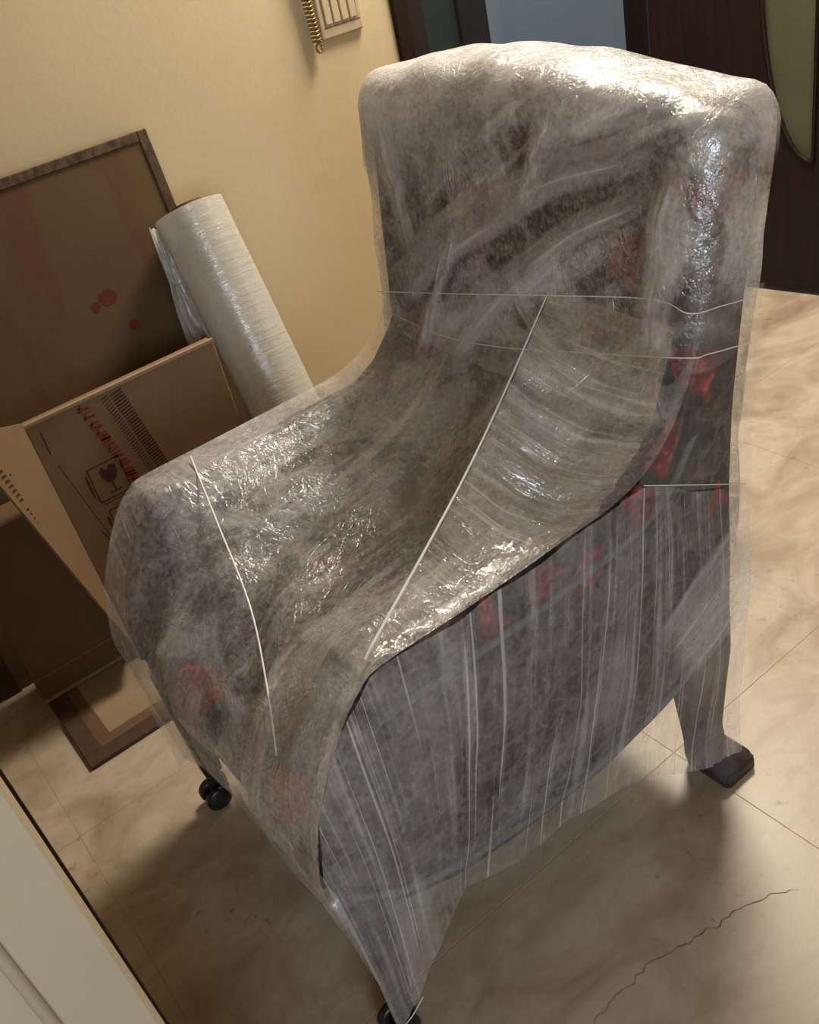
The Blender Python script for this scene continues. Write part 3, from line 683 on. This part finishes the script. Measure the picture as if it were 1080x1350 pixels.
# 3 one flowing sheet: up the back, over the seat from arm to arm, down the front to the hem
HEM = [(0.0, 0.16), (0.02, 0.25), (0.06, 0.345), (0.3, 0.315), (0.5, 0.285), (0.75, 0.235), (0.9, 0.17), (1.0, 0.115)]
E_PROF = [(0.893, 0.90), (0.868, 0.80), (0.805, 0.715), (0.72, 0.678), (0.60, 0.674), (0.46, 0.674), (0.335, 0.676), (0.300, 0.664), (0.256, 0.618), (0.204, 0.532), (0.182, 0.46), (0.176, 0.415)]
M_PROF = [(0.868, 0.90), (0.850, 0.82), (0.790, 0.725), (0.71, 0.665), (0.60, 0.625), (0.48, 0.604), (0.380, 0.590), (0.325, 0.575), (0.275, 0.548), (0.222, 0.502), (0.186, 0.452), (0.176, 0.412)]
def front_sheet(u, v):
    y = YN-0.008+(YF-YN+0.016)*u; hemz = 0.1
    for (a, za), (b, zb) in zip(HEM, HEM[1:]):
        if u <= b: hemz = za+(zb-za)*(u-a)/(b-a); break
    s = math.sin(math.pi*min(1, max(0, (u-0.115)/0.77)))**0.8
    prof = [Vector((e[0], 0, e[1])).lerp(Vector((m[0], 0, m[1])), s) for e, m in zip(E_PROF, M_PROF)]
    prof += [Vector((0.180, 0, max(hemz, 0.33))), Vector((0.188+(0.010 if u < .1 else 0), 0, hemz))]
    q = lerp_smooth(prof, v); q.y = y
    q += Vector((wob((y*6, v*6, 2), 1.4, 0.010), 0, wob((y*5, v*6, 9), 1.4, 0.012)))*(0.25+0.75*s)
    # tension folds fanning in from the arm ends
    q.z += 0.007*s*math.sin(26*(u+0.8*v)+3*noise.noise(Vector((u*3, v*3, 0))))*max(0, 1-abs(v-0.5)*2.2)
    return q
def lerp_smooth(pts, t_):
    x = t_*(len(pts)-1); i = min(int(x), len(pts)-2); u = x-i
    p0, p1, p2, p3 = pts[max(i-1, 0)], pts[i], pts[i+1], pts[min(i+2, len(pts)-1)]
    return 0.5*((2*p1)+(p2-p0)*u+(2*p0-5*p1+4*p2-p3)*u*u+(3*p1-p0-3*p2+p3)*u**3)
grid_mesh('film_over_front', front_sheet, 90, 110, MAT_FILM_FRONT, chair, CH, (0.65, 1.1))
# 4 thin clear layer over the near wing; extra turns over the top of the back
def wing(u, v):
    fr = lerp_curve([(0.735, 0, 0.672), (0.79, 0, 0.735), (0.845, 0, 0.82), (0.885, 0, 0.90)], v); bk = lerp_curve([(0.976, 0, 0.562), (0.977, 0, 0.66), (0.985, 0, 0.77), (1.0, 0, 0.86)], v)
    q = fr.lerp(bk, u); q.y = YN-0.014+wob((q.x*4, 2, q.z*4), 3, 0.004); return q
grid_mesh('film_over_wing', wing, 24, 24, MAT_FILM_CLEAR, chair, CH, (0.3, 0.3))
bm = rblock_bm((-0.077, 0.713, 0.36), (0.077, 1.404, 1.104), 0.043, 44, back_fn(0, 0.006))
cut = [f for f in bm.faces if f.calc_center_median().z < 0.97+0.06*noise.noise(Vector((f.calc_center_median().y*6, f.calc_center_median().x*3, 4)))]
bmesh.ops.delete(bm, geom=cut, context='FACES')
ob2 = from_bm('film_over_top', bm, MAT_FILM_TOPLAYER, chair, CH, True); back_uv(ob2)
at = ob2.data.attributes.new('fade', 'FLOAT', 'POINT')
at.data.foreach_set('value', [max(0.0, min(1.0, (v_.co.z-1.0-0.10*noise.noise(v_.co*4)+0.12*v_.co.y)/0.10)) for v_ in ob2.data.vertices])
# 5 glinting sheet pulled from the near arm to the middle of the back
G0, G1 = Vector((0.322, 0.742, 0.682)), Vector((0.853, 0.955, 0.868))
gl_low = [Vector((0.325, 0.731, 0.680)), Vector((0.50, 0.729, 0.676)), Vector((0.68, 0.728, 0.682)), Vector((0.78, 0.727, 0.745)), Vector((0.84, 0.730, 0.86))]
def glint(u, v):
    a = G0.lerp(G1, v); a.z -= 0.02*math.sin(math.pi*v)
    b = lerp_curve(gl_low, v); q = a.lerp(b, u)
    q.z -= 0.03*math.sin(math.pi*u)*math.sin(math.pi*v)
    q.z += wob((v*16, u*2, 3), 1.6, 0.008)
    return q
grid_mesh('film_glint_sheet', glint, 40, 80, MAT_FILM_GLINT, chair, CH, (0.25, 0.6))
# swap u/v of the glint sheet so its stretch lines run from the strand to the arm
gm = bpy.data.objects['film_glint_sheet'].data
for d_ in gm.uv_layers[0].data: d_.uv = (d_.uv[1], d_.uv[0])
# 6 doubled bands of film crossing the front of the back
def on_back(y, z, off=0.014): 
    return Vector((lean(z)-0.075-off-0.016*math.cos(min(1, abs(y-YM)/0.33)*math.pi/2), y, z))
def band(p, q, w0, w1, bow=0.0):
    (y0, z0), (y1, z1) = p, q
    d = Vector((y1-y0, z1-z0)).normalized(); n_ = Vector((-d.y, d.x))
    def f(u, v):
        w = w0+(w1-w0)*v; c_ = Vector((y0, z0)).lerp(Vector((y1, z1)), v)+n_*((u-0.5)*w+bow*math.sin(math.pi*v)+wob((v*4, u, y0*9), 1.3, 0.008))
        r = on_back(c_.x, c_.y); r.x -= 0.006*math.sin(math.pi*u)+wob((u*7, v*3, z0*5), 2, 0.005)
        return r
    L = Vector((y1-y0, z1-z0)).length
    return grid_mesh('film_band', f, 14, 40, MAT_FILM_BAND, chair, CH, (max(w0, w1), L))
band((0.77, 1.075), (1.33, 0.80), 0.05, 0.10, 0.03)
band((0.76, 1.03), (1.20, 0.72), 0.03, 0.09, 0.02)
band((0.93, 1.10), (0.99, 0.98), 0.07, 0.03, 0.0)
band((1.02, 0.90), (0.86, 0.74), 0.03, 0.05, 0.01)
band((1.33, 1.07), (1.25, 0.88), 0.08, 0.05, 0.0)
band((1.12, 0.95), (1.25, 0.70), 0.02, 0.05, 0.0)
band((0.75, 1.06), (0.765, 0.80), 0.05, 0.07, 0.0)
def side_band(p, q, w0, w1):
    d = Vector((q[0]-p[0], q[1]-p[1])).normalized(); n_ = Vector((-d.y, d.x))
    def f(u, v):
        c_ = Vector(p).lerp(Vector(q), v)+n_*((u-0.5)*(w0+(w1-w0)*v)+wob((v*3, u, 4), 1.3, 0.006))
        return Vector((c_.x, YN-0.026-0.004*math.sin(math.pi*u)+wob((u*9, v*2, 6), 2, 0.004), c_.y))
    return grid_mesh('film_band', f, 16, 24, MAT_FILM_BAND, chair, CH, (max(w0, w1), 0.3))
side_band((0.77, 0.36), (0.972, 0.455), 0.17, 0.20)
# 7 taut twisted strands
def strand(pts, r0=0.0022, r1=0.0014):
    r0, r1 = r0*0.62, r1*0.62
    n = len(pts); return from_bm('film_strand', tube_bm(pts, [r0+(r1-r0)*i/(n-1) for i in range(n)], 6), MAT_STRAND, chair, CH, True)
strand(smooth_path([G0+Vector((0, 0, .002)), G0.lerp(G1, 0.5)+Vector((0, 0, -0.016)), G1+Vector((-0.004, 0, 0))], 8), 0.0032, 0.0016)
strand(smooth_path([(0.405, 1.355, 0.684), (0.36, 1.20, 0.650), (0.3125, 1.04, 0.605), (0.262, 0.93, 0.563), (0.218, 0.85, 0.528)], 6), 0.0026, 0.0022)
strand(smooth_path([on_back(1.375, 0.79, 0.012), on_back(1.1, 0.845, 0.02), on_back(0.92, 0.875, 0.02), on_back(0.765, 0.893, 0.014), (0.842, 0.709, 0.886), (0.90, 0.7075, 0.872), (0.966, 0.709, 0.857)], 6), 0.0013, 0.0011)
strand(smooth_path([(0.848, 1.388, 0.742), (0.820, 1.20, 0.752), (0.812, 1.05, 0.772), (0.815, 0.90, 0.80), (0.835, 0.718, 0.828), (0.875, 0.7085, 0.818), (0.958, 0.7085, 0.797)], 6), 0.0015, 0.0013)
strand(smooth_path([(0.198, 0.724, 0.073), (0.22, 0.722, 0.082), (0.245, 0.722, 0.102)], 6), 0.0012, 0.0012)
strand([(0.755, 0.720, 0.682), (0.86, 0.7185, 0.625), (0.955, 0.7165, 0.574)], 0.0012, 0.0012)
